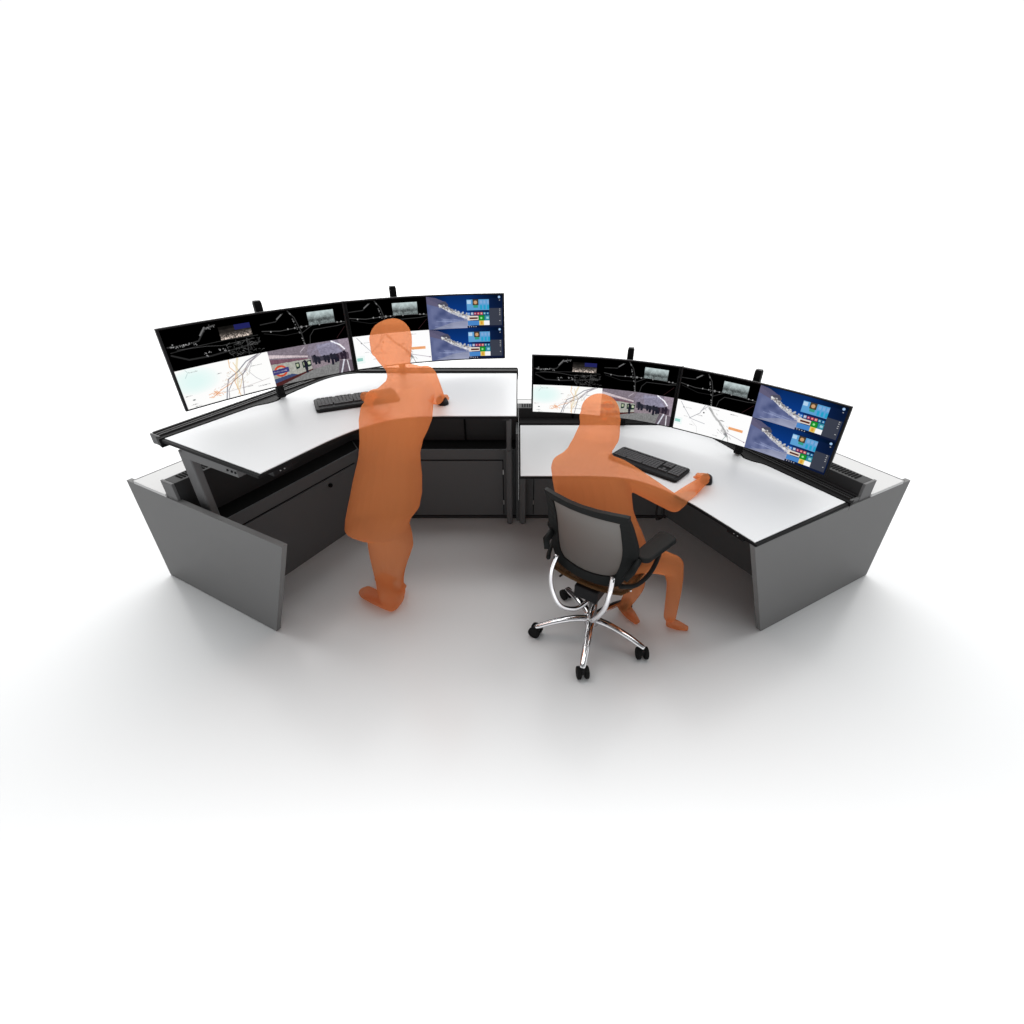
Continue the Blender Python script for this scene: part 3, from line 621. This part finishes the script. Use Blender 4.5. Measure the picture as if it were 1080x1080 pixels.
for sx in (-1, 1):
    # head corner wing of the frame
    # chrome side tube from the back frame down under the seat
    pts = [(sx*.150-.018, -.120, .555), (sx*.158-.018, -.155, .48), (sx*.145-.018, -.170, .38), (sx*.095-.018, -.165, .28), (sx*.045-.01, -.10, .235), (sx*.02, -.03, .25)]
    cobj('side_tube', tube(B(), smooth_pts(pts, 6), .0125, 12), 'chrome', smooth=True)
    # arm: bracket loop and pad
    pts = [(sx*.19, -.17, .56), (sx*.235, -.08, .525), (sx*.262, .02, .545), (sx*.268, .09, .61), (sx*.262, .10, .652)]
    arm = cobj('arm_bracket', tube(B(), smooth_pts(pts, 5), .011, 10), 'frame', smooth=True)
    p0, p1 = Vector((sx*.232, -.035, .66)), Vector((sx*.270, .165, .66)); dv = (p1-p0).normalized(); nv = Vector((-dv.y, dv.x, 0))
    out = []
    for t in range(13): a_ = math.pi*t/12; out.append(p1 + dv*math.sin(a_)*.025 + nv*math.cos(a_)*.048)
    for t in range(13): a_ = math.pi*t/12; out.append(p0 - dv*math.sin(a_)*.035 - nv*math.cos(a_)*.042)
    cobj('arm_pad', prism(B(), [(p.x, p.y) for p in out], .650, .678), 'frame', arm, bevel=.008)
    pts = [(sx*.205, -.16, .60), (sx*.222, -.14, .64), (sx*.222, -.07, .655)]
    cobj('arm_joint', tube(B(), pts, [.014, .018, .018], 10), 'frame', arm, smooth=True)

# ------------------------------------------------------------------ people
def loft(bm, rows, n=28, pw=2.2):
    """rows: (centre, half width x, half depth y)"""
    rings = []
    for c, hx, hy in rows:
        ring = []
        for k in range(n):
            a_ = 2*math.pi*k/n; ca_, sa = math.cos(a_), math.sin(a_)
            ring.append(bm.verts.new((c[0]+hx*math.copysign(abs(ca_)**(2/pw), ca_), c[1]+hy*math.copysign(abs(sa)**(2/pw), sa), c[2])))
        rings.append(ring)
    for r0, r1 in zip(rings, rings[1:]):
        for k in range(n): bm.faces.new((r0[k], r0[(k+1) % n], r1[(k+1) % n], r1[k]))
    bm.faces.new(rings[0]); bm.faces.new(rings[-1]); return bm
def limb(bm, pts, rad, n=14):
    p = smooth_pts([tuple(q) for q in pts], 5); m = (len(p)-1)/(len(pts)-1); rr = np.interp(np.arange(len(p))/m, range(len(rad)), rad)
    tube(bm, p, list(rr), n); ball(bm, p[0], (rr[0],)*3, u=12, v=8); ball(bm, p[-1], (rr[-1],)*3, u=12, v=8)
def hand(bm, wrist, fwd, up, side, scale=1.0, spread=.2, curl=(.25, .5, .35)):
    """palm with five separate fingers; side points to the thumb"""
    f, u, s_ = [Vector(v).normalized() for v in (fwd, up, side)]
    w0 = Vector(wrist); k = scale
    ball(bm, tuple(w0+f*.045*k), (1, 1, 1), Matrix((s_*.038*k, f*.052*k, u*.014*k)).transposed(), u=16, v=10)
    limb(bm, [w0-f*.01, w0+f*.02*k], [.024*k, .022*k])
    for i, (off, ln) in enumerate(((.028, .070), (.0095, .080), (-.0095, .074), (-.028, .058))):
        d = (f + s_*spread*off*8).normalized(); p = w0+f*.085*k+s_*off*k; pts = [p-f*.02*k, p]; a_ = 0
        for q, (cc, l) in enumerate(zip(curl, (.45, .32, .23))):
            a_ += cc; dd = d*math.cos(a_)-u*math.sin(a_); p = p+dd*ln*l*k; pts.append(p)
        tube(bm, [tuple(q) for q in pts], [.0095*k, .009*k, .0083*k, .0077*k, .0065*k], 10); ball(bm, tuple(pts[-1]), (.0066*k,)*3, u=8, v=6)
    p = w0+f*.02*k+s_*.030*k; t1 = p+(f*.86+s_*.42-u*.2).normalized()*.036*k; t2 = t1+(f*.95+s_*.1-u*.45).normalized()*.030*k
    tube(bm, [tuple(p), tuple(t1), tuple(t2)], [.013*k, .0105*k, .008*k], 10); ball(bm, tuple(t2), (.008*k,)*3, u=8, v=6)
def face(bm, c, fwd, r):
    """nose, brow, eyes, lips, chin and ears on a head of half sizes r"""
    f = Vector(fwd).normalized(); s_ = f.cross(Vector((0, 0, 1))).normalized(); u = s_.cross(f); c = Vector(c)
    rf, rs, ru = r
    P = lambda a_, b_, d: tuple(c+s_*a_+u*b_+f*d)
    tube(bm, [P(0, .015, rf*.90), P(0, -.022, rf*1.12), P(0, -.034, rf*.92)], [.008, .013, .010], 8)
    for sx in (-1, 1):
        ball(bm, P(sx*.031, .012, rf*.84), (.014, .014, .011), u=10, v=8); ball(bm, P(sx*rs*.98, -.008, -.004), (.012, .018, .030), u=10, v=8)
    ball(bm, P(0, -.056, rf*.86), (.024, .014, .009), u=10, v=8); ball(bm, P(0, -.086, rf*.74), (.024, .022, .018), u=10, v=8)
def finish(name, bm, label, loc, voxel=.006):
    o = obj(name, bm, 'orange', None, False)
    o.data.transform(Matrix.Translation(-Vector(loc))); o.location = loc
    r = o.modifiers.new('skin', 'REMESH'); r.mode = 'VOXEL'; r.voxel_size = voxel; r.use_smooth_shade = True
    sm = o.modifiers.new('soften', 'SMOOTH'); sm.factor = .5; sm.iterations = 2
    o['label'] = label; o['category'] = 'person'; return o
def rows_from(px, Yf, depth):
    out = []
    for v, xl, xr in px:
        Y = Yf(v); a_ = onY(xl, v, Y); b_ = onY(xr, v, Y); out.append(((a_+b_)/2, (b_.x-a_.x)/2, depth(v)))
    return out
# standing person in a long coat, back to the viewer, turned a little to the left
bm = B(); YS = lambda v: 2.20
dep = lambda v: float(np.interp(v, [336, 345, 360, 378, 386, 392, 400, 430, 470, 520, 556], [.05, .085, .10, .085, .06, .075, .10, .115, .11, .12, .13]))
body = [(558, 374, 431), (555.5, 364.5, 431), (553, 364.5, 431.5), (545, 365, 434), (534, 367, 442.5), (520, 370, 445), (504, 373, 445), (490, 376.5, 443.5), (478, 379, 443), (463, 380, 446.5), (452, 379.5, 452), (441, 379, 456), (428, 381, 457), (418, 389, 458), (410, 398, 457.5), (402, 407, 458), (396, 409, 457), (391, 408, 453), (388.5, 407, 443), (386.5, 406, 433)]
loft(bm, rows_from(body, YS, dep))
head = [(394, 411, 431), (388, 407, 432), (384, 403, 432.5), (378, 398.5, 433), (371, 394, 433.7), (363, 391, 434.2), (355, 390, 434), (348, 392, 431.8), (343.5, 395, 428.5), (340.5, 399, 425), (338.8, 403.5, 420.5)]
loft(bm, rows_from(head, YS, dep), pw=2.0)
hc = onY(412, 362, 2.20); face(bm, hc+Vector((0, 0, -.005)), (-.55, .80, -.22), (.093, .083, .11))
# legs and shoes
legs = [(638, 408, 421), (632, 402, 426), (624, 399, 427.5), (617, 397.5, 425.5), (609, 396.5, 425.8), (600, 394, 427.5), (592, 392, 430), (584, 390.3, 433), (576, 389, 435.7), (566, 388, 434.6), (560, 384, 433), (554, 372, 431)]
loft(bm, rows_from(legs, lambda v: float(np.interp(v, [552, 600, 640], [2.20, 2.20, 2.165])), lambda v: float(np.interp(v, [552, 590, 630, 640], [.125, .085, .070, .055]))))
heel = onZ(412, 643, .0); toe = onZ(382.5, 627, .0); heel2 = onZ(425, 626, 0); toe2 = heel2+(toe-heel)*.9
limb(bm, [onY(410, 548, 2.20), onY(408, 575, 2.18), onY(411, 612, 2.16), onY(412, 630, 2.15)], [.095, .078, .046, .040])
limb(bm, [onY(414, 548, 2.24), onY(421, 576, 2.26), onY(419, 600, 2.27), onY(420, 620, 2.28)], [.080, .066, .040, .034])
for h_, t_ in ((heel, toe), (heel2, toe2)):
    z = Vector((0, 0, 1)); tube(bm, [tuple(h_+z*.034+(h_-t_)*.02), tuple(h_+z*.042+(t_-h_)*.15), tuple(h_.lerp(t_, .5)+z*.040), tuple(h_.lerp(t_, .85)+z*.038), tuple(t_+z*.026)], [.036, .044, .046, .044, .026], 14, .8, up=(0, 0, 1))
# arms: right to the mouse, left to the keyboard
sh = onY(449, 398, 2.20); el = onY(459, 417, 2.36); wr = Vector((-.436, 2.575, Z_STAND+.055))
limb(bm, [sh, el, wr], [.052, .043, .026]); hand(bm, wr, (.15, 1, -.18), (0, .2, 1), (-1, .1, 0), .92)
sh = onY(397, 423, 2.20); el = onY(402, 428, 2.42); wr = Vector((-.83, 2.60, Z_STAND+.055))
limb(bm, [sh, el, wr], [.055, .042, .025]); hand(bm, wr, (.1, 1, -.15), (0, .15, 1), (1, 0, 0), .88)
finish('person', bm, 'translucent orange figure in a long coat standing at the raised desk', (-.8, 2.2, 0))
# seated person
bm = B(); YT = lambda v: float(np.interp(v, [417, 450, 490, 540, 590], [2.13, 2.12, 2.08, 2.045, 2.03]))
dep = lambda v: float(np.interp(v, [416, 425, 435, 450, 458, 470, 490, 520, 560, 590], [.05, .085, .10, .09, .07, .085, .110, .100, .095, .10]))
body = [(598, 606, 676), (588, 600, 684), (575, 596, 682.5), (560, 592, 677), (548, 589, 671.5), (538, 587, 668), (529, 586, 667), (519, 585, 666), (505, 582.5, 664), (493, 581, 658), (487, 583, 650), (482, 592, 646.5), (476, 598, 645), (470, 601, 646.5), (464, 604.5, 652), (458, 607, 653.5), (452, 610, 653.7)]
loft(bm, rows_from(body, YT, dep))
head = [(470, 608, 648), (460, 609, 653), (452, 611, 653.7), (444, 612.3, 653.8), (437, 612.7, 653.6), (431.5, 613, 653.3), (427.5, 614.5, 652), (424.3, 617, 650.5), (421.5, 620.5, 647.5), (419.8, 624.5, 644)]
loft(bm, rows_from(head, YT, dep), pw=2.1)
hc = onY(633, 440, 2.13); face(bm, hc, (.35, .88, -.25), (.10, .085, .11))
sh = onY(651, 497, 2.07); el = onY(711, 531, 2.19); wr = Vector((.992, 2.325, Z_SEAT+.052))
limb(bm, [onY(636, 500, 2.06), sh, el], [.070, .062, .046]); limb(bm, [el, el.lerp(wr, .5), wr], [.046, .038, .024]); hand(bm, wr, (.18, 1, -.1), (0, .2, 1), (-1, .15, 0), .9, curl=(.5, .6, .4))
sh = onY(602, 502, 2.08); el = Vector((.235, 2.08, .80)); wr = Vector((.37, 2.12, .67))
limb(bm, [sh, el, wr], [.055, .040, .025]); hand(bm, wr, (.8, .15, -.45), (.4, .5, .8), (0, 1, -.3), .85)
kn = onY(709, 596.5, 1.99); an = onY(706.5, 650, 1.985)
limb(bm, [onY(648, 592, 1.96), onY(682, 590, 1.97), kn], [.085, .070, .058]); limb(bm, [kn, onY(711.5, 615, 1.985), an], [.057, .041, .034])
h_ = onZ(702, 661, 0); t_ = onZ(725, 665.5, 0); z = Vector((0, 0, 1))
tube(bm, [tuple(h_+z*.034+(h_-t_)*.03), tuple(h_+z*.038+(t_-h_)*.2), tuple(h_.lerp(t_, .55)+z*.028), tuple(t_+z*.018)], [.024, .034, .030, .016], 14, .8, up=(0, 0, 1))
limb(bm, [onY(640, 592, 2.02), onY(667, 598, 2.03)], [.085, .064]); an = onY(660, 637, 2.09)
limb(bm, [onY(668, 600, 2.03), onY(670, 617, 2.06), an], [.062, .050, .032])
h_ = onZ(656, 645, 0); t_ = onZ(672.5, 659.5, 0)
tube(bm, [tuple(h_+z*.034+(h_-t_)*.03), tuple(h_+z*.040+(t_-h_)*.2), tuple(h_.lerp(t_, .55)+z*.030), tuple(t_+z*.018)], [.024, .036, .033, .018], 14, .8, up=(0, 0, 1))
limb(bm, [an, h_+z*.04], [.032, .030])
finish('person', bm, 'translucent orange figure with covered head sitting in the office chair', (.6, 2.0, 0))
